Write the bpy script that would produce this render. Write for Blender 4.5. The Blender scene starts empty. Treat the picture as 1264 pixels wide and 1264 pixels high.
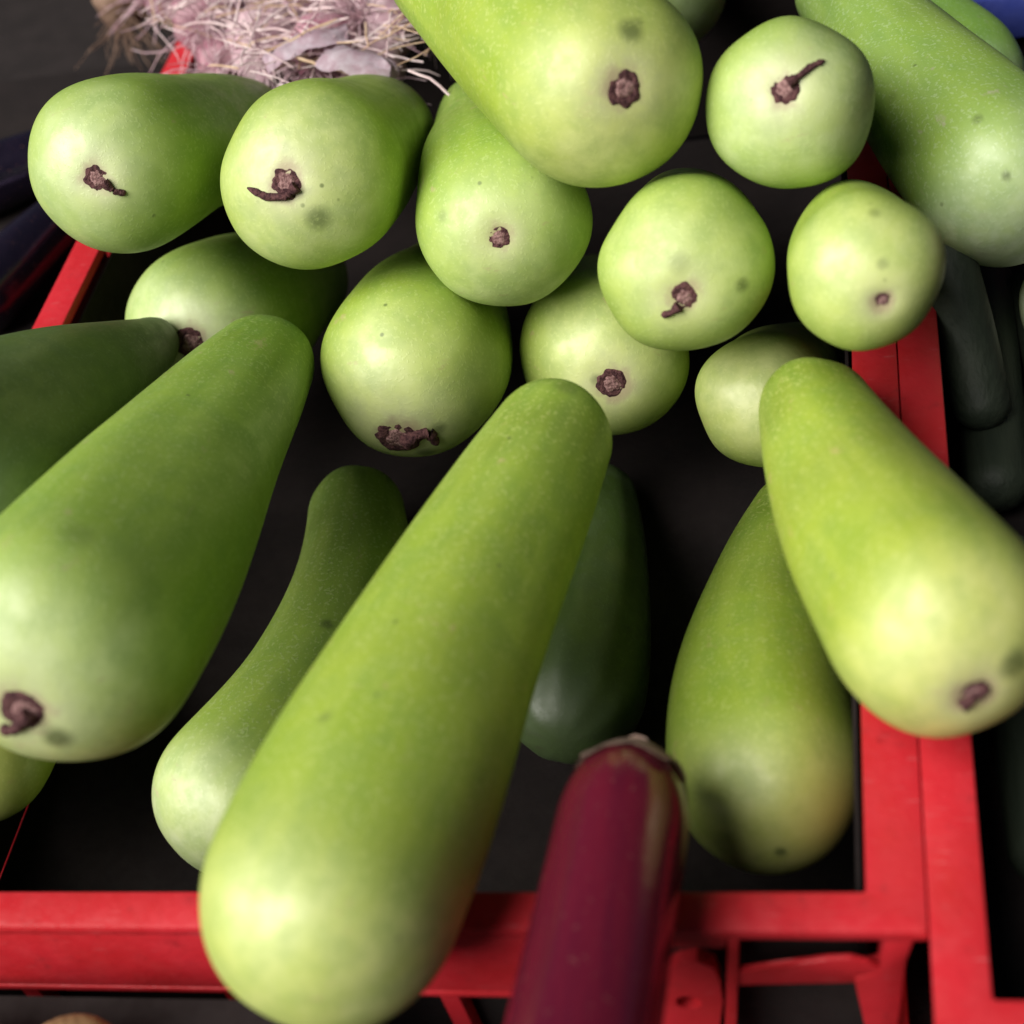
import bpy, bmesh, math, random
import numpy as np
from mathutils import Vector, Matrix, noise

random.seed(7); np.random.seed(7)
scene = bpy.context.scene
col = scene.collection

# ------------------------------------------------------------------ camera
F = 2000.0                      # focal length in photo pixels (photo 1264 x 1264)
M = np.array([[0.96958277, 0.05542912, 0.23840483],
              [0.12563106, 0.72322745, -0.67908681],
              [-0.2100621, 0.68838192, 0.69426526]])
C = np.array([0.02840440, -0.38143980, 0.87980952])
cam = bpy.data.cameras.new('camera'); camo = bpy.data.objects.new('camera', cam); col.objects.link(camo)
cam.sensor_width = 36; cam.lens = F / 1264 * 36; cam.clip_start = 0.01; cam.clip_end = 50
mw = Matrix([list(M[i]) + [C[i]] for i in range(3)] + [[0, 0, 0, 1]])
camo.matrix_world = mw
cam.dof.use_dof = True; cam.dof.focus_distance = 1.0; cam.dof.aperture_fstop = 4.8
scene.camera = camo
scene.render.resolution_x = scene.render.resolution_y = 1024
scene.render.filter_size = 3.0

# ------------------------------------------------------------------ light
LD = Vector(M @ np.array([-0.70, 0.12, 0.70])).normalized()      # towards the light
elev = math.asin(LD.z); azim = math.atan2(LD.x, LD.y)
world = bpy.data.worlds.new('World'); scene.world = world; world.use_nodes = True
nt = world.node_tree; bg = nt.nodes['Background']
sky = nt.nodes.new('ShaderNodeTexSky'); sky.sky_type = 'NISHITA'; sky.sun_disc = False
sky.sun_elevation = elev; sky.sun_rotation = azim; sky.dust_density = 3.0; sky.ozone_density = 0.6
nt.links.new(sky.outputs[0], bg.inputs[0]); bg.inputs[1].default_value = 0.014
sun = bpy.data.lights.new('sun', 'SUN'); sun.energy = 5.0; sun.angle = math.radians(52); sun.color = (1.0, 0.965, 0.90)
suno = bpy.data.objects.new('sun', sun); col.objects.link(suno)
suno.rotation_euler = (-LD).to_track_quat('-Z', 'Y').to_euler(); suno.location = LD * 3
vs = scene.view_settings; vs.view_transform = 'Standard'; vs.look = 'None'; vs.gamma = 1; vs.exposure = 0.30
vs.use_curve_mapping = False
scene.render.engine = 'CYCLES'

# ------------------------------------------------------------------ helpers
H = 0.24                        # height of the crate rims; the floor board is at TABLE
TABLE = 0.05
def ray(px, py): return M @ np.array([(px - 632) / F, -(py - 632) / F, -1.0])
def at(px, py, d): return C + d * ray(px, py)
def on_z(px, py, z): r = ray(px, py); return C + (z - C[2]) / r[2] * r
def on_y(px, py, y): r = ray(px, py); return C + (y - C[1]) / r[1] * r
def pixels(P):
    c = (P - C) @ M
    return np.stack([632 + F * c[:, 0] / -c[:, 2], 632 - F * c[:, 1] / -c[:, 2]], 1)

def tag(o, label=None, cat=None, group=None, kind=None):
    if label: o['label'] = label
    if cat: o['category'] = cat
    if group: o['group'] = group
    if kind: o['kind'] = kind
    return o
def empty(name, loc):
    o = bpy.data.objects.new(name, None); o.location = Vector(loc); o.empty_display_size = 0.02
    col.objects.link(o); return o
def link(name, me, mat, parent=None, origin=None):
    o = bpy.data.objects.new(name, me); col.objects.link(o)
    if mat: me.materials.append(mat)
    if parent: o.parent = parent
    if origin is not None and not parent: o.location = Vector(origin)
    return o
def smooth(me):
    me.polygons.foreach_set('use_smooth', np.ones(len(me.polygons), bool)); me.update()
def bm_obj(name, bm, mat, parent=None, bevel=0.0, seg=2, sm=True, origin=None):
    """bm holds world coordinates; they are made relative to the parent (or to origin)."""
    if bevel:
        bmesh.ops.bevel(bm, geom=list(bm.edges), offset=bevel, segments=seg, profile=0.6, affect='EDGES', clamp_overlap=True)
    bmesh.ops.recalc_face_normals(bm, faces=bm.faces)
    off = parent_world(parent) if parent else (Vector(origin) if origin is not None else Vector((0, 0, 0)))
    bmesh.ops.translate(bm, verts=bm.verts, vec=-off)
    me = bpy.data.meshes.new(name); bm.to_mesh(me); bm.free()
    if sm:
        smooth(me)
        try: me.set_sharp_from_angle(angle=math.radians(50))
        except Exception: pass
    return link(name, me, mat, parent, origin)
def parent_world(p):
    v = Vector((0, 0, 0))
    while p: v += p.location; p = p.parent
    return v
def box(bm, x0, x1, y0, y1, z0, z1):
    v = [bm.verts.new((x, y, z)) for x in (x0, x1) for y in (y0, y1) for z in (z0, z1)]
    for q in ((0, 1, 3, 2), (4, 6, 7, 5), (0, 4, 5, 1), (2, 3, 7, 6), (0, 2, 6, 4), (1, 5, 7, 3)):
        bm.faces.new([v[i] for i in q])
def nbox(*a): bm = bmesh.new(); box(bm, *a); return bm
def prism_y(pts, y0, y1):
    """pts = (x, z) outline, extruded from y0 to y1"""
    bm = bmesh.new()
    a = [bm.verts.new((x, y0, z)) for x, z in pts]; b = [bm.verts.new((x, y1, z)) for x, z in pts]
    bm.faces.new(a); bm.faces.new(b[::-1]); n = len(pts)
    for i in range(n): bm.faces.new((a[i], b[i], b[(i + 1) % n], a[(i + 1) % n]))
    return bm
def frame_bm(x0, x1, y0, y1, wl, wr, wf, wb, z0, z1):
    """rectangular ring: outer rectangle, bar widths left/right/front/back"""
    bm = bmesh.new()
    o = [(x0, y0), (x1, y0), (x1, y1), (x0, y1)]
    i = [(x0 + wl, y0 + wf), (x1 - wr, y0 + wf), (x1 - wr, y1 - wb), (x0 + wl, y1 - wb)]
    V = {}
    for k, pts in (('o', o), ('i', i)):
        for zi, z in enumerate((z0, z1)): V[k, zi] = [bm.verts.new((x, y, z)) for x, y in pts]
    for j in range(4):
        k = (j + 1) % 4
        bm.faces.new((V['o', 1][j], V['o', 1][k], V['i', 1][k], V['i', 1][j]))
        bm.faces.new((V['o', 0][j], V['i', 0][j], V['i', 0][k], V['o', 0][k]))
        bm.faces.new((V['o', 0][j], V['o', 0][k], V['o', 1][k], V['o', 1][j]))
        bm.faces.new((V['i', 0][j], V['i', 1][j], V['i', 1][k], V['i', 0][k]))
    return bm
def tube(bm, pts, radii, n=6):
    pts = [Vector(p) for p in pts]; rings = []
    for i, p in enumerate(pts):
        t = (pts[min(i + 1, len(pts) - 1)] - pts[max(i - 1, 0)]).normalized()
        a = t.orthogonal().normalized(); b = t.cross(a)
        r = radii[i] if hasattr(radii, '__len__') else radii
        rings.append([bm.verts.new(p + (a * math.cos(2 * math.pi * k / n) + b * math.sin(2 * math.pi * k / n)) * r) for k in range(n)])
    for i in range(len(rings) - 1):
        for k in range(n):
            try: bm.faces.new((rings[i][k], rings[i][(k + 1) % n], rings[i + 1][(k + 1) % n], rings[i + 1][k]))
            except ValueError: pass
    bm.faces.new(rings[0][::-1]); bm.faces.new(rings[-1])

# ------------------------------------------------------------------ materials
class N:
    def __init__(s, name):
        s.m = bpy.data.materials.new(name); s.m.use_nodes = True; s.t = s.m.node_tree
        s.b = s.t.nodes['Principled BSDF']
    def new(s, t, **k):
        n = s.t.nodes.new(t)
        for a, v in k.items(): setattr(n, a, v)
        return n
    def put(s, sock, v):
        if isinstance(v, bpy.types.NodeSocket): s.t.links.new(v, sock)
        else: sock.default_value = v
    def noise(s, vec, scale, detail=4, rough=.55, lo=None, hi=None):
        n = s.new('ShaderNodeTexNoise'); n.inputs['Scale'].default_value = scale
        n.inputs['Detail'].default_value = detail; n.inputs['Roughness'].default_value = rough
        if vec is not None: s.put(n.inputs['Vector'], vec)
        o = n.outputs['Fac']
        return s.ramp(o, lo, hi) if lo is not None else o
    def ramp(s, v, lo, hi, a=0.0, b=1.0):
        n = s.new('ShaderNodeMapRange', interpolation_type='SMOOTHSTEP')
        s.put(n.inputs[0], v); n.inputs[1].default_value = lo; n.inputs[2].default_value = hi
        n.inputs[3].default_value = a; n.inputs[4].default_value = b
        return n.outputs[0]
    def mix(s, f, a, b, mode='MIX'):
        n = s.new('ShaderNodeMix', data_type='RGBA', blend_type=mode)
        s.put(n.inputs[0], f)
        for k, v in ((6, a), (7, b)):
            s.put(n.inputs[k], v if isinstance(v, bpy.types.NodeSocket) else (*v, 1.0))
        return n.outputs[2]
    def math(s, op, a, b=0.0, clamp=False):
        n = s.new('ShaderNodeMath', operation=op, use_clamp=clamp); s.put(n.inputs[0], a); s.put(n.inputs[1], b)
        return n.outputs[0]
    def vmath(s, op, a, b):
        n = s.new('ShaderNodeVectorMath', operation=op); s.put(n.inputs[0], a); s.put(n.inputs[1], b)
        return n.outputs[0]
    def obj(s): return s.new('ShaderNodeTexCoord').outputs['Object']
    def attr(s, name, out='Fac'): return s.new('ShaderNodeAttribute', attribute_name=name).outputs[out]
    def bump(s, h, dist, strength=1.0, prev=None):
        n = s.new('ShaderNodeBump'); n.inputs['Strength'].default_value = strength; n.inputs['Distance'].default_value = dist
        s.put(n.inputs['Height'], h)
        if prev is not None: s.put(n.inputs['Normal'], prev)
        return n.outputs[0]
    def fin(s, **k):
        for a, v in k.items():
            nm = {'color': 'Base Color', 'rough': 'Roughness', 'normal': 'Normal', 'spec': 'Specular IOR Level',
                  'sss': 'Subsurface Weight', 'coat': 'Coat Weight', 'coat_rough': 'Coat Roughness', 'sheen': 'Sheen Weight',
                  'trans': 'Transmission Weight'}[a]
            sock = s.b.inputs[nm]
            if a == 'color' and not isinstance(v, bpy.types.NodeSocket): v = (*v, 1.0)
            s.put(sock, v)
        return s.m

def gourd_material():
    s = N('gourd_skin')
    ax = s.attr('ax', 'Vector'); t = s.attr('t')
    oi = s.new('ShaderNodeObjectInfo')
    mottle = s.noise(ax, 55, 3, .6, .32, .70)
    big = s.noise(ax, 16, 1, .5, .30, .70)
    st = s.vmath('MULTIPLY', ax, (1.0, 1.0, 0.12))
    streak = s.noise(st, 75, 2, .6, .36, .68)
    speck = s.noise(ax, 420, 1, .6, .56, .68)
    fine = speck
    neck = (0.125, 0.220, 0.026); body = (0.244, 0.375, 0.042); butt = (0.520, 0.605, 0.265)  # pale butt, darker body: own colour, exaggerated to paint in glow and edge shading
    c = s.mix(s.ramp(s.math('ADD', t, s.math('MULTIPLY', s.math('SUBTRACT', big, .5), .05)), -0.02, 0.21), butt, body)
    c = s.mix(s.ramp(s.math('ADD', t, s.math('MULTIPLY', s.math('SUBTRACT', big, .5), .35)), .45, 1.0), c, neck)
    c = s.mix(s.math('MULTIPLY', mottle, .46), c, (0.150, 0.270, 0.034))
    c = s.mix(s.math('MULTIPLY', streak, .24), c, (0.400, 0.520, 0.085))
    c = s.mix(s.math('MULTIPLY', big, .20), c, (0.340, 0.430, 0.050))
    c = s.mix(s.math('MULTIPLY', speck, .34), c, (0.48, 0.58, 0.22))
    scuff = s.math('MULTIPLY', s.noise(s.vmath('MULTIPLY', ax, (1.0, .35, .35)), 130, 4, .7, .60, .70), s.noise(ax, 26, 1, .5, .50, .66), True)
    c = s.mix(s.math('MULTIPLY', scuff, .65), c, (0.40, 0.36, 0.17))
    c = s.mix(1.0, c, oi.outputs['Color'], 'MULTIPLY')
    halo = s.math('MULTIPLY', s.attr('halo'), s.ramp(mottle, 0, 1, .6, 1.0), True)
    c = s.mix(s.math('MULTIPLY', halo, .70), c, (0.56, 0.52, 0.36))
    c = s.mix(s.math('MULTIPLY', s.ramp(s.math('ADD', s.attr('halo'), s.math('MULTIPLY', s.math('SUBTRACT', mottle, .5), .25)), .60, .95), .55), c, (0.30, 0.19, 0.13))
    warm = s.attr('warm')
    c = s.mix(s.math('MULTIPLY', warm, .75), c, (0.50, 0.30, 0.06))
    bl = s.math('MULTIPLY', s.attr('blem'), s.ramp(s.noise(ax, 300, 4, .7), .16, .50), True)
    c = s.mix(s.math('MULTIPLY', bl, .85), c, (0.060, 0.085, 0.018))
    # small scratches and freckles of the skin
    vor = s.new('ShaderNodeTexVoronoi', feature='F1'); vor.inputs['Scale'].default_value = 70; s.put(vor.inputs['Vector'], ax)
    fr = s.math('MULTIPLY', s.ramp(vor.outputs['Distance'], .05, .13, 1, 0), s.noise(ax, 22, 2, .5, .55, .7), True)
    c = s.mix(s.math('MULTIPLY', fr, .75), c, (0.085, 0.120, 0.025))
    h = s.math('ADD', s.math('MULTIPLY', big, .9), s.math('MULTIPLY', fine, .10))
    nrm = s.bump(h, .0011, .45)
    rough = s.ramp(mottle, 0, 1, .47, .60)
    m = s.fin(color=c, rough=rough, normal=nrm, spec=.95)
    return m
def scar_material():
    s = N('dried_blossom_scar'); v = s.obj()
    c = s.mix(s.noise(v, 350, 4, .6, .35, .65), (0.040, 0.014, 0.018), (0.12, 0.052, 0.052))
    return s.fin(color=c, rough=.85, normal=s.bump(s.noise(v, 600, 4), .002, .9), spec=.25)
def scar_core_material():
    s = N('scar_core'); v = s.obj()
    c = s.mix(s.noise(v, 500, 4, .6, .35, .65), (0.13, 0.06, 0.06), (0.34, 0.20, 0.19))
    return s.fin(color=c, rough=.8, normal=s.bump(s.noise(v, 700, 4), .0015, .9), spec=.25)
def plastic(name, base, dark, rough=.38, scuff=.35, spec=.45):
    s = N(name); v = s.obj()
    c = s.mix(s.noise(v, 14, 5, .6, .35, .75), base, dark)
    dirt = s.noise(v, 60, 6, .7, .56, .74)
    c = s.mix(s.math('MULTIPLY', dirt, .45), c, tuple(x * .25 + .008 for x in base))
    sc = s.noise(s.vmath('MULTIPLY', v, (.15, 1, 1)), 420, 3, .6, .62, .75)
    c = s.mix(s.math('MULTIPLY', sc, scuff), c, tuple(min(1, x * .8 + .14) for x in base))
    r = s.ramp(s.noise(v, 90, 4), .3, .7, rough - .06, rough + .16)
    return s.fin(color=c, rough=r, normal=s.bump(s.noise(v, 260, 4), .0005, .6), spec=spec)
def eggplant_material(name, a, b):
    s = N(name); v = s.obj()
    st = s.vmath('MULTIPLY', v, (1, .10, 1))
    c = s.mix(s.noise(st, 60, 4, .6, .3, .7), a, b)
    c = s.mix(s.math('MULTIPLY', s.noise(v, 300, 4, .6, .62, .72), .3), c, (.22, .10, .08))
    s.b.inputs['Specular Tint'].default_value = (.80, .66, 1.0, 1.0)
    return s.fin(color=c, rough=s.ramp(s.noise(v, 80, 3), .3, .7, .17, .25), normal=s.bump(s.noise(v, 140, 3), .0004, .4), spec=.8)
def plain(name, a, b, scale, rough, bump=.001, bscale=200, spec=.4, stretch=(1, 1, 1)):
    s = N(name); v = s.vmath('MULTIPLY', s.obj(), stretch)
    c = s.mix(s.noise(v, scale, 5, .62, .3, .7), a, b)
    return s.fin(color=c, rough=rough, normal=s.bump(s.noise(v, bscale, 5), bump, .8), spec=spec)

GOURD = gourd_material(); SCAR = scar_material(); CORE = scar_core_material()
RED = plastic('red_crate_plastic', (0.50, 0.020, 0.030), (0.42, 0.014, 0.018))
BLUE = plastic('blue_crate_plastic', (0.035, 0.05, 0.24), (0.02, 0.03, 0.15))
BLACKP = plastic('dark_plastic', (0.013, 0.010, 0.010), (0.020, 0.015, 0.0145), .8, .03, .15)
EGG = eggplant_material('eggplant_skin', (0.110, 0.007, 0.018), (0.070, 0.005, 0.016))
DARKEGG = eggplant_material('dark_eggplant_skin', (0.006, 0.005, 0.010), (0.010, 0.007, 0.015))
CALYX = plain('dry_calyx', (0.40, 0.29, 0.24), (0.22, 0.13, 0.10), 120, .8, .001, 300)
TABLEM = plain('dark_table_cloth', (0.016, 0.013, 0.013), (0.024, 0.019, 0.019), 30, .9, .002, 400, .15)
CUKE = plain('dark_cucumber_skin', (0.020, 0.028, 0.018), (0.034, 0.044, 0.028), 40, .6, .0015, 150, .3, (1, .2, 1))
ONION = plain('red_onion_skin', (0.26, 0.08, 0.13), (0.50, 0.30, 0.34), 60, .42, .0008, 200, .5, (1, 1, .25))
ONIONP = plain('pale_onion_skin', (0.66, 0.52, 0.54), (0.40, 0.22, 0.28), 60, .45, .0008, 200, .5, (1, 1, .25))
ROOT = plain('onion_roots', (0.78, 0.62, 0.66), (0.48, 0.28, 0.34), 90, .7, .0003, 300)
ROOTB = plain('brown_roots', (0.26, 0.17, 0.12), (0.14, 0.08, 0.055), 90, .8, .0003, 300)
POTATO = plain('potato_skin', (0.34, 0.20, 0.10), (0.24, 0.13, 0.06), 70, .75, .0015, 220)
GRIT = plain('grit', (0.5, 0.45, 0.42), (0.3, 0.25, 0.22), 90, .8)

# ------------------------------------------------------------------ setting
bm = nbox(-2.5, 2.5, -1.5, 3.5, TABLE - .03, TABLE)
tag(bm_obj('table', bm, TABLEM, sm=False), kind='structure')

# ------------------------------------------------------------------ red gourd crate
def pl(px, py, y):
    p = on_y(px, py, y); return (p[0], min(p[2], H - .0085))
XL = -.548; YB = .862; WF = .020
FR = -WF                         # plane of the front face
crate = empty('plastic_crate', (-.27, .30, TABLE))
tag(crate, 'red plastic crate holding the heap of pale green gourds', 'crate', 'red plastic crates')
bm_obj('rim', frame_bm(XL - .024, .026, FR, YB + .024, .024, .026, WF, .024, H - .008, H), RED, crate, .0020)
ZS = .180
# solid front skirt from the left corner to the handle opening
bm_obj('front_skirt', nbox(XL - .021, -.118, FR + .0006, FR + .0046, ZS, H - .0082), RED, crate, .001)
bm_obj('skirt_lip', nbox(XL - .021, -.118, FR + .0002, FR + .008, ZS - .005, ZS - .0004), RED, crate, .001)
y0, y1 = FR + .002, FR + .007
bm_obj('handle_block', prism_y([pl(818, 1148, FR), pl(895, 1150, FR), pl(895, 1176, FR), pl(820, 1176, FR)], y0, y1), RED, crate, .0012)
# bracket with a round hole
hx, hz = pl(850, 1240, FR); outer = [pl(824, 1196, FR), pl(856, 1188, FR), pl(886, 1200, FR), pl(892, 1240, FR), pl(884, 1300, FR), pl(806, 1300, FR), pl(814, 1240, FR)]
def plate_with_hole(outer, hx, hz, hr, y0, y1, n=28):
    bm = bmesh.new(); ang = [2 * math.pi * k / n for k in range(n)]
    def hit(a):
        d = Vector((math.cos(a), math.sin(a))); best = None
        for i in range(len(outer)):
            p = Vector(outer[i]) - Vector((hx, hz)); q = Vector(outer[(i + 1) % len(outer)]) - Vector((hx, hz)); e = q - p
            den = d.x * e.y - d.y * e.x
            if abs(den) < 1e-12: continue
            t = (p.x * e.y - p.y * e.x) / den; u = (p.x * d.y - p.y * d.x) / den
            if t > 0 and -1e-6 <= u <= 1 + 1e-6 and (best is None or t < best): best = t
        return d * (best or .02)
    R = {}
    for yi, y in enumerate((y0, y1)):
        R['i', yi] = [bm.verts.new((hx + hr * math.cos(a), y, hz + hr * math.sin(a))) for a in ang]
        R['o', yi] = [bm.verts.new((hx + hit(a).x, y, hz + hit(a).y)) for a in ang]
    for k in range(n):
        j = (k + 1) % n
        for yi in (0, 1): bm.faces.new((R['i', yi][k], R['i', yi][j], R['o', yi][j], R['o', yi][k]))
        bm.faces.new((R['i', 0][k], R['i', 1][k], R['i', 1][j], R['i', 0][j]))
        bm.faces.new((R['o', 0][k], R['o', 0][j], R['o', 1][j], R['o', 1][k]))
    return bm
bm_obj('bracket', plate_with_hole(outer, hx, hz, .0062, FR + .001, FR + .008), RED, crate)
bm_obj('handle_rib', prism_y([pl(896, 1152, FR), pl(910, 1152, FR), pl(908, 1320, FR), pl(893, 1320, FR)], FR + .0005, y1 + .002), RED, crate, .001)
arc = [pl(910, 1204, FR), pl(950, 1201, FR), pl(985, 1195, FR), pl(1020, 1190, FR), pl(1050, 1189, FR), pl(1072, 1194, FR), pl(1090, 1204, FR), pl(1086, 1218, FR), pl(1000, 1219, FR), pl(910, 1222, FR)]
bm_obj('handle_bar', prism_y(arc, y0, y0 + .003), RED, crate, .001)
bm_obj('corner_post', prism_y([pl(1088, 1150, FR), pl(1128, 1140, FR), pl(1118, 1190, FR), pl(1104, 1320, FR), pl(1078, 1320, FR), pl(1054, 1212, FR), pl(1088, 1206, FR)], y0 - .0005, y1 + .004), RED, crate, .0012)
# ribs of the front wall below the skirt, lower bar, floor and the slatted other walls
x = -.565
while x < -.12:
    bm_obj('wall_rib', nbox(x, x + .010, FR + .010, FR + .020, TABLE + .012, ZS - .007), RED, crate, .001); x += .117
bm_obj('base_frame', frame_bm(XL - .010, .012, FR + .010, YB + .010, .016, .016, .016, .016, TABLE, TABLE + .012), RED, crate, .0015)
bm_obj('base_panel', nbox(XL + .0035, -.005, FR + .023, YB - .007, TABLE + .018, TABLE + .024), BLACKP, crate)
for i, z in enumerate((.075, .125, .175)):
    if i < 2: bm_obj('wall_slat', nbox(XL - .012, XL - .005, .002, YB - .002, z, z + .036), RED, crate, .001)
    bm_obj('wall_slat', nbox(.006, .013, .002, YB - .002, z, z + .036), RED, crate, .001)
    bm_obj('wall_slat', nbox(XL - .012, .013, YB + .004, YB + .011, z, z + .036), RED, crate, .001)
for a_ in ((XL + .001, XL + .003, .004, YB - .004), (-.0045, -.0025, .004, YB - .004), (XL + .004, -.006, .001, .003), (XL + .004, -.006, YB - .003, YB - .001)):
    bm_obj('shade_sheet', nbox(*a_, TABLE + .025, H - .012), BLACKP, crate)  # black sheets added along the walls to stand in for deep shade
for xx in (XL - .0125, .0045):
    for yy in (-.006, .28, .57, YB - .012): bm_obj('wall_post', nbox(xx, xx + .009, yy, yy + .0095, TABLE + .0125, H - .0085), RED, crate, .001)

# ------------------------------------------------------------------ neighbouring crates
def side_crate(name, label, cat, mat, x0, x1, y0, y1, w, z1, floor, group=None, rim_h=.014):
    r = empty(name, ((x0 + x1) / 2, (y0 + y1) / 2, TABLE)); tag(r, label, cat, group)
    bm_obj('rim', frame_bm(x0, x1, y0, y1, w, w, w, w, z1 - rim_h, z1), mat, r, .0022)
    zs = np.arange(TABLE + .002, z1 - rim_h - .037, .05)
    for z in zs:
        bm_obj('wall_slat', nbox(x0 + .006, x1 - .006, y0 + .006, y0 + .012, z, z + .036), mat, r, .001)
        bm_obj('wall_slat', nbox(x0 + .006, x1 - .006, y1 - .012, y1 - .006, z, z + .036), mat, r, .001)
        bm_obj('wall_slat', nbox(x0 + .006, x0 + .012, y0 + .014, y1 - .014, z, z + .036), mat, r, .001)
        bm_obj('wall_slat', nbox(x1 - .012, x1 - .006, y0 + .014, y1 - .014, z, z + .036), mat, r, .001)
    for xx in (x0 + .0045, (x0 + x1) / 2, x1 - .0145):
        bm_obj('wall_post', nbox(xx, xx + .010, y0 + .0045, y0 + .0135, TABLE + .001, z1 - rim_h - .0005), mat, r, .001)
    for a_ in ((x0 + .0155, x0 + .0175, y0 + .018, y1 - .018), (x1 - .0175, x1 - .0155, y0 + .018, y1 - .018), (x0 + .018, x1 - .018, y0 + .0155, y0 + .0175), (x0 + .018, x1 - .018, y1 - .0175, y1 - .0155)):
        bm_obj('shade_sheet', nbox(*a_, floor + .001, z1 - rim_h - .002), BLACKP, r)  # added black sheets, darkening the inside as shade would
    bm_obj('base_panel', nbox(x0 + .014, x1 - .014, y0 + .014, y1 - .014, floor - .006, floor), BLACKP, r)
    return r
side_crate('plastic_crate', 'red plastic crate of dark green cucumbers set against the gourd crate', 'crate', RED, .0263, .50, -.074, .63, .024, H, .150, 'red plastic crates')
side_crate('plastic_crate', 'blue plastic crate standing behind the gourd heap', 'crate', BLUE, .086, .62, .79, 1.20, .022, .212, TABLE + .02, None, .036)

# ------------------------------------------------------------------ gourds
GL = {   # butt centre (px, py, depth, radius px), neck centre (px, py, depth, radius px): depths from a packing solve
    'g1': (145,203,1.024,107, 300,160,1.211,63),
    'g2': (383,220,1.001,112, 470,165,1.193,70),
    'g3': (738,103,0.906,130, 585,-60,1.059,114),
    'g4': (975,130,0.896,103, 985,95,1.068,50),
    'g5': (1235,222,0.966,108, 1035,-10,1.142,52),
    'g6': (622,272,1.002,108, 592,150,1.174,55),
    'g7': (847,329,0.916,109, 850,270,1.102,55),
    'g8': (1067,336,0.841,97, 1045,275,1.006,50),
    'g9': (262,402,1.153,106, 375,345,1.290,58),
    'g10': (513,446,1.052,116, 552,350,1.240,62),
    'g11': (746,437,1.066,104, 735,365,1.251,52),
    'g14': (940,495,0.993,84, 985,445,1.158,48),
    'g12': (-70,590,0.898,150, 188,424,1.095,34),
    'g13': (85,782,0.789,162, 325,448,1.040,62),
    'g16': (-25,935,0.927,85, 60,800,1.080,45),
    'g17': (292,982,0.952,103, 440,628,1.130,58),
    'g18': (405,1115,0.696,160, 683,537,0.902,74),
    'g19': (708,862,0.960,86, 742,612,1.111,44),
    'g20': (944,946,0.840,122, 985,640,1.023,58),
    'g15': (1160,768,0.718,142, 1005,506,0.896,68),
    'g3b': (822,-15,1.254,78, 800,-80,1.310,60),
    'g5b': (1192,98,1.14,76, 1120,10,1.22,50),
    'w1': (1335,375,1.014,78, 1400,330,1.149,50),
}
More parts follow.
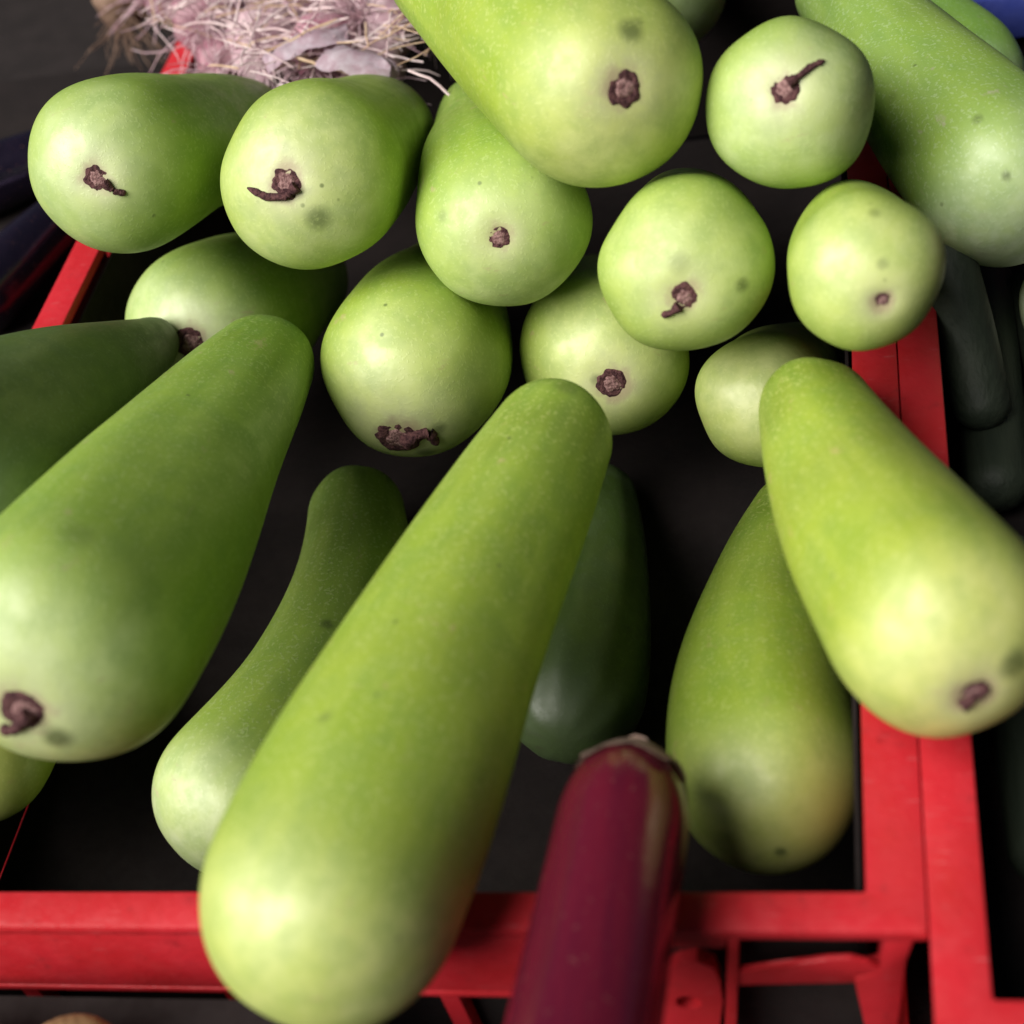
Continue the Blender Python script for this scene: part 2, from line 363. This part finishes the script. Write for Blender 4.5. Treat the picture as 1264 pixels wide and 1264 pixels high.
# label, tint, scar (px, py, radius px), dried blossom path [(px,py)...], spots [(px,py,r,strength)], bend px, res
INFO = {
 'g1': ('round gourd end with brown scar, resting over the left crate rim', (.95,.98,1), (121,221,15), [(128,226),(140,236),(157,238)], [], (0,0)),
 'g2': ('gourd with curled dry blossom on its end and a dark blotch below it', (1.06,1.03,1), (352,226,18), [(368,229),(352,244),(328,243),(306,232)], [(395,272,17,.8),(350,180,8,.3)], (0,0)),
 'g3': ('largest gourd on top of the heap, with a dark round scar', (1.12,1.04,.9), (770,108,20), [], [(778,38,17,.9),(790,28,8,.6)], (0,0)),
 'g4': ('gourd end with a dry blossom stalk pointing sideways, beside the largest gourd', (1.02,1.03,1.1), (969,108,17), [(972,104),(988,92),(1000,82),(1018,75)], [], (0,0)),
 'g5': ('bluish green gourd with slender neck leaning outside the right rim', (.95,.99,1.42), None, [], [(1208,146,7,.8),(1240,216,6,.9),(1100,120,9,.3)], (0,0)),
 'g6': ('pear shaped gourd end with a tiny round scar, tucked under the largest gourd', (1.02,1.03,1.0), (614,292,14), [], [(690,300,26,.22),(545,265,8,.35)], (0,0)),
 'g7': ('round gourd end with a brown scar ringed by pale scratches, in the heap centre', (1.02,1.02,.9), (843,367,17), [(838,378),(828,386),(818,389)], [(915,350,10,.8),(838,325,16,.4)], (0,0)),
 'g8': ('gourd end with a tiny pinkish scar, touching the slender-necked bluish gourd', (1.08,1.04,.95), (1092,374,12), [], [(1090,325,8,.5),(1080,262,8,.5)], (0,0)),
 'g9': ('shaded gourd end wedged below the two gourds by the left rim', (.92,.95,1.0), (233,424,18), [], [], (0,0)),
 'g10': ('fat gourd with a torn dark scar on its underside, behind the long central gourd', (1.02,1.0,.9), (490,542,26), [(500,545),(515,536),(530,534),(540,547)], [(525,560,14,.8),(540,530,12,.8)], (0,0)),
 'g11': ('gourd end with dark scar peeking over the neck of the long central gourd', (1.05,1.0,.9), (755,473,18), [], [(735,470,8,.6)], (0,0)),
 'g14': ('small gourd end half hidden behind the neck of the gourd on the right rim', (1.06,.98,.95), None, [], [], (0,0)),
 'g12': ('dark green gourd with shade put into its tint, lying along the left rim of the crate', (.32,.36,.46), None, [], [], (0,0)),  # low tint paints the shade this gourd lies in
 'g13': ('big tapering gourd with split brown scar, lying beside the dark green gourd', (.92,.96,.95), (28,882,27), [(34,880),(18,898),(2,902)], [(72,913,20,1.0),(95,660,22,.3)], (0,0)),
 'g16': ('yellowish gourd end under the big tapering gourd with the split scar', (1.1,.95,.8), None, [], [], (0,0)),
 'g17': ('bent gourd with a pale end, tinted lighter against shade, lying underneath the long central gourd', (1.14,1.10,1.4), None, [], [(405,770,9,.9)], (40,8)),  # tint raised to paint in light that misses this low gourd
 'g18': ('longest gourd, its pale end hanging over the front rim of the crate', (1.06,1.0,.85), None, [], [(400,884,9,.6),(700,478,16,.5),(735,490,14,.5)], (-6,-4)),
 'g19': ('faintly ridged gourd tinted dark for shade, deep in the crate beside the long central gourd', (.13,.17,.15), None, [], [(770,690,24,.7)], (10,0)),  # near-black tint paints the shade of the long gourd over it
 'g20': ('yellow green gourd standing behind the reddish eggplant, flushed orange at its end', (1.0,.95,.75), None, [], [(964,1052,8,1.0)], (-22,6)),
 'g15': ('plump yellowish gourd with oval brown scar lying across the right rim', (1.16,1.04,.85), (1205,862,20), [(1186,872),(1205,862),(1222,852)], [(1256,818,22,.9)], (-8,6)),
 'g3b': ('olive gourd behind the largest gourd at the back of the heap', (.62,.68,.7), None, [], [], (0,0)),
 'g5b': ('pale green gourd behind the slender-necked bluish gourd', (.75,.95,1.2), None, [], [], (0,0)),
 'w1': ('pale whitish gourd lying in the crate of cucumbers', (1.5,1.35,2.6), None, [], [], (0,0)),
}
def gourd(key):
    bx, by, bd, br, nx, ny, nd, nr = GL[key]
    label, tint, scar, blossom, spots, bend = INFO[key]
    rng = np.random.RandomState(abs(hash_str(key)) % 10000)
    B = at(bx, by, bd); Nk = at(nx, ny, nd); Rb = br / F * bd; Rn = nr / F * nd
    mid = (B + Nk) / 2 + M @ (np.array([bend[0], -bend[1], 0]) / F * (bd + nd) / 2) * 2
    small = key in ('g3b', 'g5b', 'w1', 'g16', 'g19', 'g14')
    nu, nv = (110, 150) if not small else (60, 80)
    L = np.linalg.norm(Nk - B)
    kb = {'g20': 1.12, 'g10': 1.16}.get(key, .93); kn = .80
    th = np.linspace(0, math.pi / 2, nu // 3)
    off = list(-kb * Rb * np.cos(th)); rad = list(Rb * np.sin(th) ** .92)
    u = np.linspace(0, 1, nu)[1:]
    off += list(u * L); rad += list(Rn + (Rb - Rn) * (1 - u ** 1.45))
    th2 = np.linspace(0, math.pi / 2, nu // 4)[1:]
    off += list(L + kn * Rn * np.sin(th2)); rad += list(Rn * np.cos(th2) ** .8)
    off = np.array(off); rad = np.array(rad); rad[0] = rad[-1] = 0
    for _ in range(26):                            # soften the joins of body and ends
        q = rad.copy(); q[6:-6] = .25 * rad[5:-7] + .5 * rad[6:-6] + .25 * rad[7:-5]; rad = q
    # centre line
    def cl(s):
        s = np.clip(s, 0, 1)[:, None]; return (1 - s) ** 2 * B + 2 * s * (1 - s) * mid + s * s * Nk
    s = off / L; P = cl(s); t0 = (mid - B); t1 = (Nk - mid); t0 /= np.linalg.norm(t0); t1 /= np.linalg.norm(t1)
    lo = s < 0; hi = s > 1
    P[lo] = B + off[lo][:, None] * t0; P[hi] = Nk + (off[hi] - L)[:, None] * t1
    T = np.gradient(P, axis=0); T /= np.linalg.norm(T, axis=1)[:, None] + 1e-12
    ref = np.array([1, 0, 0]) if abs(T[0][0]) < .8 else np.array([0, 1, 0])
    A = np.cross(T, ref); A /= np.linalg.norm(A, axis=1)[:, None]; Bn = np.cross(T, A)
    phi = np.linspace(0, 2 * math.pi, nv, endpoint=False)
    ph = rng.rand(6) * 6.28; env = np.clip(rad / Rb, 0, 1)
    lump = np.array([[noise.noise(Vector((math.cos(p_) * 1.3 + ph[5] * 9, math.sin(p_) * 1.3, q_ * 2.4))) for p_ in phi] for q_ in s])
    fac = 1 + .045 * lump + .014 * np.sin(2 * phi[None] + ph[0] + 2.2 * s[:, None]) + .010 * np.sin(3 * phi[None] + ph[1] - 3 * s[:, None]) \
        + .007 * np.sin(5 * phi[None] + ph[2]) + .012 * np.sin(9 * s[:, None] + ph[3] + np.sin(phi[None] + ph[4]))
    if key == 'g19': fac = fac + .012 * np.cos(10 * phi[None])
    r = rad[:, None] * fac
    V = P[:, None] + A[:, None] * (r * np.cos(phi))[..., None] + Bn[:, None] * (r * np.sin(phi))[..., None]
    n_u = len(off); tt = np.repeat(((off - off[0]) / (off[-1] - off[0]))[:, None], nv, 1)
    AX = np.stack([r * np.cos(phi), r * np.sin(phi), np.repeat(off[:, None], nv, 1)], 2) + rng.rand(3) * 10
    # poles: single vertices
    verts = np.concatenate([V[0, :1], V[1:-1].reshape(-1, 3), V[-1, :1]])
    axv = np.concatenate([AX[0, :1], AX[1:-1].reshape(-1, 3), AX[-1, :1]])
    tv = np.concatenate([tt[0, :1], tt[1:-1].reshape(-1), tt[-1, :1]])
    faces = []; nr_ = n_u - 2
    idx = lambda i, k: 1 + i * nv + k % nv
    for k in range(nv): faces.append((0, idx(0, k + 1), idx(0, k)))
    for i in range(nr_ - 1):
        for k in range(nv): faces.append((idx(i, k), idx(i, k + 1), idx(i + 1, k + 1), idx(i + 1, k)))
    last = len(verts) - 1
    for k in range(nv): faces.append((last, idx(nr_ - 1, k), idx(nr_ - 1, k + 1)))
    center = np.concatenate([P[:1], np.repeat(P[1:-1], nv, 0), P[-1:]])
    nrm = verts - center; nrm[0] = -t0; nrm[-1] = t1; nrm /= np.linalg.norm(nrm, axis=1)[:, None] + 1e-12
    # true-ish normals near the ends
    lo_v = off[0] + tv * (off[-1] - off[0])
    m0 = lo_v < 0; d = verts - B; nb = d / (np.linalg.norm(d, axis=1)[:, None] + 1e-12); nrm[m0] = nb[m0]
    m1 = lo_v > L; d = verts - Nk; nb = d / (np.linalg.norm(d, axis=1)[:, None] + 1e-12); nrm[m1] = nb[m1]
    px = pixels(verts); view = C - verts; facing = np.sum(nrm * view, 1) > 0
    def pick(x, y):
        dd = np.hypot(px[:, 0] - x, px[:, 1] - y) + np.where(facing, 0, 1e5)
        return int(np.argmin(dd))
    blem = np.zeros(len(verts)); halo = np.zeros(len(verts)); warm = np.zeros(len(verts))
    for (sx, sy, sr, st) in spots:
        i = pick(sx, sy); dm = np.linalg.norm(verts - verts[i], axis=1); w = sr / F * np.linalg.norm(C - verts[i])
        blem = np.maximum(blem, st * np.clip(1.6 - 1.3 * dm / w, 0, 1))
    if key == 'g20':
        i = pick(1040, 1010); dm = np.linalg.norm(verts - verts[i], axis=1); warm = np.exp(-(dm / .030) ** 2)
    if scar:
        i = pick(scar[0], scar[1]); sp = verts[i].copy(); sn = nrm[i].copy(); sr = scar[2] / F * np.linalg.norm(C - sp)
        dm = np.linalg.norm(verts - sp, axis=1)
        halo = np.exp(-(dm / (sr * 2.4)) ** 2)
        verts = verts - nrm * (.0026 * np.exp(-(dm / (1.5 * sr)) ** 2))[:, None]
        sp = verts[i].copy()
    root = empty('bottle_gourd', B); tag(root, label, 'gourd', 'gourds heaped at the market stall')
    me = bpy.data.meshes.new('body'); me.from_pydata((verts - B).tolist(), [], faces)
    smooth(me)
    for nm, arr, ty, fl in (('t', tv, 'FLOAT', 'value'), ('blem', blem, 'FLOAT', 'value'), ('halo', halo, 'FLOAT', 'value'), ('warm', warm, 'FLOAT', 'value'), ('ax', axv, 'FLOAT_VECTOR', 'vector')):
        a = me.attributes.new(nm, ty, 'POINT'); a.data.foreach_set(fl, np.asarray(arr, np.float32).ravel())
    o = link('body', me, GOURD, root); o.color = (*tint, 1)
    if not scar: return
    # blossom scar: an uneven raised ring with a sunken core
    sn = Vector(sn); a = sn.orthogonal().normalized(); b = sn.cross(a)
    def disc(prof, nseg, jag, seed):
        bm = bmesh.new(); rings = []
        for (q, hgt) in prof:
            ring = []
            for k in range(nseg):
                an = 2 * math.pi * k / nseg; dirv = a * math.cos(an) + b * math.sin(an)
                j = 1 + jag * noise.noise(Vector((math.cos(an) * 2.2 + seed, math.sin(an) * 2.2, q)))
                rr = sr * q * j
                hh = hgt * sr * (1 + .6 * noise.noise(Vector((math.cos(an) * 3 + seed, math.sin(an) * 3, 5 + q * 3))))
                sag = rr * rr / (2 * Rb) * .35      # follow the round end
                ring.append(bm.verts.new(Vector(sp) + dirv * rr + sn * (hh - sag)))
            rings.append(ring)
        for i in range(len(rings) - 1):
            for k in range(nseg): bm.faces.new((rings[i][k], rings[i][(k + 1) % nseg], rings[i + 1][(k + 1) % nseg], rings[i + 1][k]))
        bm.faces.new(rings[-1])
        return bm
    ring = bm_obj('blossom_scar', disc([(1.15, -.10), (1.06, .05), (.94, .09), (.78, .11), (.62, .07), (.30, .05), (.05, .05)], 40, .28, rng.rand() * 50), SCAR, root)
    bm_obj('scar_core', disc([(.62, .03), (.54, .10), (.34, .13), (.08, .11)], 24, .45, rng.rand() * 50), CORE, ring)
    if blossom:
        tri = [pick(*p) for p in blossom]; pts = []; rr = []
        for k, i in enumerate(tri):
            lift = sr * (.16 + .14 * math.sin(k * 1.7 + 1))
            pts.append(Vector(verts[i]) + Vector(nrm[i]) * lift); rr.append(sr * (.42, .24, .30, .17, .12)[min(k, 4)])
        # resample and roughen
        fine = []; fr = []
        for k in range(len(pts) - 1):
            for q in range(6):
                w = q / 6; fine.append(pts[k].lerp(pts[k + 1], w)); fr.append(rr[k] * (1 - w) + rr[k + 1] * w)
        fine.append(pts[-1]); fr.append(rr[-1] * .4)
        fr = [x * (1 + .5 * noise.noise(Vector((i * .9, sr * 900, 3)))) for i, x in enumerate(fr)]
        bm = bmesh.new(); tube(bm, fine, fr, 9)
        bm_obj('dried_blossom', bm, SCAR, root)
def hash_str(s):
    h = 7
    for ch in s: h = (h * 131 + ord(ch)) % 1000003
    return h
for k in GL: gourd(k)

# ------------------------------------------------------------------ eggplants
def eggplant_body(B, Nk, Rb, Rn, mid_bulge, nu=60, nv=48, kb=.9, kn=.55):
    B = np.array(B); Nk = np.array(Nk); L = np.linalg.norm(Nk - B); T = (Nk - B) / L
    th = np.linspace(0, math.pi / 2, 16)
    off = list(-kb * Rb * np.cos(th)); rad = list(Rb * np.sin(th))
    u = np.linspace(0, 1, nu)[1:]
    off += list(u * L); rad += list(Rb + (Rn - Rb) * u + mid_bulge * np.sin(math.pi * u))
    th2 = np.linspace(0, math.pi / 2, 16)[1:]
    off += list(L + kn * Rn * np.sin(th2)); rad += list(np.maximum(Rn * np.cos(th2), 1e-4))
    bm = bmesh.new(); rings = []; Tv = Vector(T); a = Tv.orthogonal().normalized(); b = Tv.cross(a)
    for o_, r_ in zip(off, rad):
        c = Vector(B) + Tv * o_
        rings.append([bm.verts.new(c + (a * math.cos(q) + b * math.sin(q)) * max(r_, 2e-4) * (1 + .02 * math.sin(2 * q + o_ * 30))) for q in np.linspace(0, 2 * math.pi, nv, endpoint=False)])
    for i in range(len(rings) - 1):
        for k in range(nv): bm.faces.new((rings[i][k], rings[i][(k + 1) % nv], rings[i + 1][(k + 1) % nv], rings[i + 1][k]))
    bm.faces.new(rings[0][::-1]); bm.faces.new(rings[-1])
    return bm, Tv
Be = at(704, 1350, .632); Ne = at(766, 1030, .716); Re = 98 / F * .632; Rne = 84 / F * .716
eg = empty('eggplant', (Be + Ne) / 2); tag(eg, 'reddish purple eggplant lying over the front rim of the gourd crate', 'eggplant')
bm, Tv = eggplant_body(Be, Ne, Re, Rne, .0005, kn=1.55); bm_obj('body', bm, EGG, eg)
a0 = Tv.orthogonal().normalized(); b0 = Tv.cross(a0)
bm = bmesh.new(); rows = []
for i in range(13):                                 # papery calyx cap over the far end, lobed edge
    u = i / 12; row = []
    for k in range(72):
        q = 2 * math.pi * k / 72
        lobe = 1.02 + .26 * max(0, math.cos(5 * q + .6)) ** 1.5 + .05 * math.sin(11 * q)
        an = u * lobe * .82; flare = .0016 + .0032 * max(0, u - .7) / .3 * (.5 + .5 * math.sin(3 * q + 1))
        side = a0 * math.cos(q) + b0 * math.sin(q)
        row.append(bm.verts.new(Vector(Ne) + Tv * ((Rne * 1.55 + .0014) * math.cos(an)) + side * ((Rne + flare) * math.sin(an) + 1e-5)))
    rows.append(row)
for i in range(12):
    for k in range(72): bm.faces.new((rows[i][k], rows[i][(k + 1) % 72], rows[i + 1][(k + 1) % 72], rows[i + 1][k]))
bmesh.ops.solidify(bm, geom=list(bm.faces), thickness=-.0008)
bm_obj('calyx', bm, CALYX, eg)
bm = bmesh.new(); p0 = Vector(Ne) + Tv * Rne * 1.53
tube(bm, [p0, p0 + Tv * .004 - Vector((0, 0, .004)), p0 + Tv * .008 - Vector((0, 0, .014)), p0 + Tv * .010 - Vector((0, 0, .026))], [.008, .006, .0055, .0062], 10)
bm_obj('stem', bm, CALYX, eg)

# dark eggplants lying to the left of the crate on a low box
lb = empty('wooden_box', (-.78, .55, TABLE)); tag(lb, 'low dark box under the dark eggplants beside the gourd crate', 'box')
bm_obj('top_board', nbox(-.98, -.612, .05, .34, .155, .167), BLACKP, lb); bm_obj('top_board', nbox(-.98, -.612, .345, .64, .155, .167), BLACKP, lb)
bm_obj('top_board', nbox(-.98, -.612, .645, .95, .155, .167), BLACKP, lb)
bm_obj('side_board', nbox(-.975, -.618, .052, .062, TABLE, .1545), BLACKP, lb); bm_obj('side_board', nbox(-.975, -.618, .938, .948, TABLE, .1545), BLACKP, lb)
bm_obj('side_board', nbox(-.629, -.618, .064, .936, TABLE, .1545), BLACKP, lb)
EL = [((-.655, .60), 70, 'dark purple eggplant with a pale glint lying right against the red left rim'),
      ((-.735, .545), 55, 'dark purple eggplant lying second out from the red left rim'),
      ((-.70, .74), 30, 'dark purple eggplant lying crosswise at the far end of the low box'),
      ((-.665, .42), 85, 'dark purple eggplant lying beside the dark green gourd')]
for (xy, ang, lab) in EL:
    q = math.radians(ang); dirv = np.array([math.cos(q), math.sin(q), 0]); c = np.array([xy[0], xy[1], .167 + .031])
    e = empty('eggplant', (c[0], c[1], .167)); tag(e, lab, 'eggplant', 'dark eggplants beside the crate')
    bm, tv = eggplant_body(c - dirv * .05, c + dirv * .055, .030, .022, .001, 24, 28); bm_obj('body', bm, DARKEGG, e)
    bm = bmesh.new(); p0 = Vector(c + dirv * .064); tube(bm, [p0, p0 + Vector(dirv) * .02], [.005, .004], 8); bm_obj('stem', bm, CALYX, e)

# ------------------------------------------------------------------ cucumbers in the right-hand crate
CL = [(.082, .41, 88, .150), (.122, .40, 93, .150), (.162, .37, 86, .150), (.082, .16, 91, .150), (.124, .14, 88, .150), (.166, .12, 92, .150)]
CN = ['beside the red rim below the bluish gourd', 'second from the rim below the bluish gourd', 'third from the rim below the bluish gourd',
      'beside the red rim below the plump yellowish gourd', 'second from the rim below the plump yellowish gourd', 'third from the rim below the plump yellowish gourd']
for i, (x, y, ang, z) in enumerate(CL):
    q = math.radians(ang); dirv = np.array([math.cos(q), math.sin(q), .0]); c = np.array([x, y, z + .019])
    bm, tv = eggplant_body(c - dirv * .095, c + dirv * .095, .0188, .0178, .001, 24, 24)
    o = bm_obj('cucumber', bm, CUKE, None, origin=c)
    tag(o, 'dark green cucumber ' + CN[i], 'cucumber', 'cucumbers in the right crate')
c0 = at(1168, 318, .978); c1 = at(1212, 500, .962)
bm, tv = eggplant_body(c1, c0, .0165, .0175, .001, 24, 24)
tag(bm_obj('cucumber', bm, CUKE, None, origin=(c0 + c1) / 2), 'dark green cucumber leaning on the red rims beside the gourd with the tiny pinkish scar', 'cucumber', 'cucumbers in the right crate')

# ------------------------------------------------------------------ onions with dry roots behind the heap
def onion(c, R, axis, mat, rootmat, nroot, rl, label, seed):
    rg = random.Random(seed); T = Vector(axis).normalized(); a = T.orthogonal().normalized(); b = T.cross(a); c = Vector(c)
    e = empty('onion', c - Vector((0, 0, R))); tag(e, label, 'onion', 'onion bulbs behind the gourds')
    bm = bmesh.new(); rings = []
    prof = [(-.80, .10), (-.78, .30), (-.68, .62), (-.45, .88), (-.1, 1.0), (.25, .94), (.55, .72), (.80, .42), (1.0, .22), (1.25, .14), (1.6, .10), (1.75, .03)]
    for (h, r) in prof:
        rings.append([bm.verts.new(c + T * h * R + (a * math.cos(q) + b * math.sin(q)) * r * R * (1 + .05 * math.sin(7 * q + seed) + .04 * math.sin(3 * q + h * 2)))
                      for q in np.linspace(0, 2 * math.pi, 28, endpoint=False)])
    for i in range(len(rings) - 1):
        for k in range(28): bm.faces.new((rings[i][k], rings[i][(k + 1) % 28], rings[i + 1][(k + 1) % 28], rings[i + 1][k]))
    bm.faces.new(rings[0][::-1]); bm.faces.new(rings[-1])
    bm_obj('bulb', bm, mat, e)
    bm = bmesh.new(); base = c - T * .78 * R
    for k in range(nroot):
        q = rg.uniform(0, 6.283); s = rg.uniform(0, 1.0); d = (-T * (1.15 - s * .9) + (a * math.cos(q) + b * math.sin(q)) * s).normalized()
        p = base + (a * math.cos(q) + b * math.sin(q)) * R * .22 * s; pts = [p]; L = rl * rg.uniform(.5, 1.2)
        for j in range(6):
            d = (d + Vector((rg.uniform(-.35, .35), rg.uniform(-.35, .35), rg.uniform(-.38, .22)))).normalized(); p = p + d * L / 6; pts.append(p)
        tube(bm, pts, [.0007, .0007, .0006, .0006, .0005, .0004, .0003], 4)
    o = bm_obj('roots', bm, rootmat, e); o['kind'] = 'stuff'
OL = [(255, 25, .270, .030, 0), (330, 55, .275, .032, 1), (405, 60, .285, .030, 0), (470, 30, .285, .032, 1), (390, 5, .275, .030, 1),
      (310, -15, .260, .030, 0), (460, 85, .270, .026, 1), (210, -10, .250, .026, 0), (150, 0, .240, .026, 2), (520, -25, .275, .030, 0), (275, 75, .255, .022, 0)]
ON = ['red onion bulb with tangled pale roots above the red rim', 'pale pink onion bulb with white roots behind the curled-blossom gourd', 'purple onion bulb with roots, between two pale bulbs',
      'pale onion bulb touching the side of the largest gourd', 'pale onion bulb at the back of the root tangle', 'red onion bulb at the back above the red rim',
      'small pale onion bulb under the largest gourd', 'small red onion bulb outermost in the purple tangle', 'onion bulb with brown dry roots at the outer edge of the tangle',
      'purple onion bulb behind the largest gourd', 'smallest red onion bulb, next to the red rim']
for i, (px, py, z, R, kd) in enumerate(OL):
    c = on_z(px, py, z); rg = random.Random(i * 13 + 3)
    axis = (rg.uniform(-.6, .6), rg.uniform(.3, 1.0), rg.uniform(-.5, .1))
    onion(c, R, axis, (ONION, ONIONP, ROOTB)[kd], (ROOT, ROOT, ROOTB)[kd], 60, .060, ON[i], i + 1)

rg = random.Random(99)                              # loose dry roots and stalk fibres lying over the bulbs
STRAW = plain('dry_fibre', (0.82, 0.70, 0.70), (0.55, 0.38, 0.40), 40, .6, .0003, 300)
STRAWB = plain('dry_tan_fibre', (0.66, 0.50, 0.34), (0.40, 0.24, 0.16), 40, .6, .0003, 300)
for mat, n_, nm, lab in ((STRAW, 210, 'dry_root_tangle', 'tangle of pale pink dry roots spread over the onion bulbs'), (STRAWB, 70, 'dry_stalk_bits', 'tan dry stalk fibres mixed into the onion roots')):
    bm = bmesh.new()
    for k in range(n_):
        px, py = rg.uniform(170, 525), rg.uniform(-40, 88); p = Vector(on_z(px, py, rg.uniform(.290, .318)))
        if px < 275 and py > 35: continue
        q = rg.choice((-.7, .6, .45, 2.4, 0.1)) + rg.gauss(0, .35); d = Vector((math.cos(q), math.sin(q), rg.uniform(-.25, .2))); L = rg.uniform(.02, .075); pts = [p]
        for j in range(7):
            d = (d + Vector((rg.gauss(0, .12), rg.gauss(0, .12), rg.gauss(-.02, .10)))).normalized(); p = p + d * L / 7; pts.append(p)
        r_ = rg.choice((.0005, .0007, .0007, .0011)); tube(bm, pts, [r_] * 7 + [r_ * .4], 5)
    o = bm_obj(nm, bm, mat, None, origin=on_z(350, 40, .29)); tag(o, lab, 'dry roots', kind='stuff')

FLAKE = N('papery_onion_skin'); v_ = FLAKE.obj()
FLAKE = FLAKE.fin(color=FLAKE.mix(FLAKE.noise(v_, 90, 4, .6, .3, .7), (0.80, 0.70, 0.78), (0.60, 0.42, 0.50)), rough=.3, normal=FLAKE.bump(FLAKE.noise(v_, 120, 3), .0006, .7), spec=.6)
for (px, py, z, w_, l_, ya, lab) in ((372, 42, .318, .022, .034, .5, 'glossy lilac papery onion skin above the curled-blossom gourd'), (440, 62, .316, .024, .036, -.6, 'whitish papery onion skin nearest the largest gourd')):
    c = Vector(on_z(px, py, z)); bm = bmesh.new(); g_ = []
    for a_ in range(12):
        row = []
        for b_ in range(10):
            u, v = a_ / 11 * 2 - 1, b_ / 9 * 2 - 1
            wd = w_ * math.sqrt(max(0, 1 - (abs(u) ** 2.2))) + .001
            p = Vector((u * l_, v * wd, -.010 * v * v - .006 * u * u + .005 * noise.noise(Vector((u * 2.2 + px, v * 2.2, 0)))))
            p = Matrix.Rotation(ya, 3, 'Z') @ (Matrix.Rotation(-.35, 3, 'X') @ p); row.append(bm.verts.new(c + p))
        g_.append(row)
    for a_ in range(11):
        for b_ in range(9): bm.faces.new((g_[a_][b_], g_[a_ + 1][b_], g_[a_ + 1][b_ + 1], g_[a_][b_ + 1]))
    bmesh.ops.solidify(bm, geom=list(bm.faces), thickness=.0004)
    tag(bm_obj('onion_skin', bm, FLAKE, None, origin=c), lab, 'onion skin', 'loose papery onion skins')

# ------------------------------------------------------------------ potatoes on a low box in front of the crate
fb = empty('wooden_box', (-.45, -.16, TABLE)); tag(fb, 'low dark box of tan potatoes in front of the gourd crate', 'box')
bm_obj('top_board', nbox(-.62, -.25, -.28, -.165, .186, .198), BLACKP, fb); bm_obj('top_board', nbox(-.62, -.25, -.16, -.035, .186, .198), BLACKP, fb)
for yy in (-.278, -.047): bm_obj('side_board', nbox(-.615, -.255, yy, yy + .01, TABLE, .1855), BLACKP, fb)
for (x, y, R, lab) in [(-.368, -.078, .022, 'tan potato lying on the low dark box in front of the crate'), (-.425, -.078, .022, 'smaller tan potato, outer one on the low dark box')]:
    c = Vector((x, y, .198 + R * .86)); bm = bmesh.new()
    bmesh.ops.create_icosphere(bm, subdivisions=4, radius=R)
    for v in bm.verts:
        d = v.co.normalized(); v.co = Vector((d.x * 1.25, d.y, d.z * .9)) * R * (1 + .10 * noise.noise(d * 1.6 + Vector((x * 50, 0, 0))) + .025 * noise.noise(d * 6))
        v.co += c
    tag(bm_obj('potato', bm, POTATO, None, origin=(x, y, .198)), lab, 'potato', 'potatoes in front of the crate')
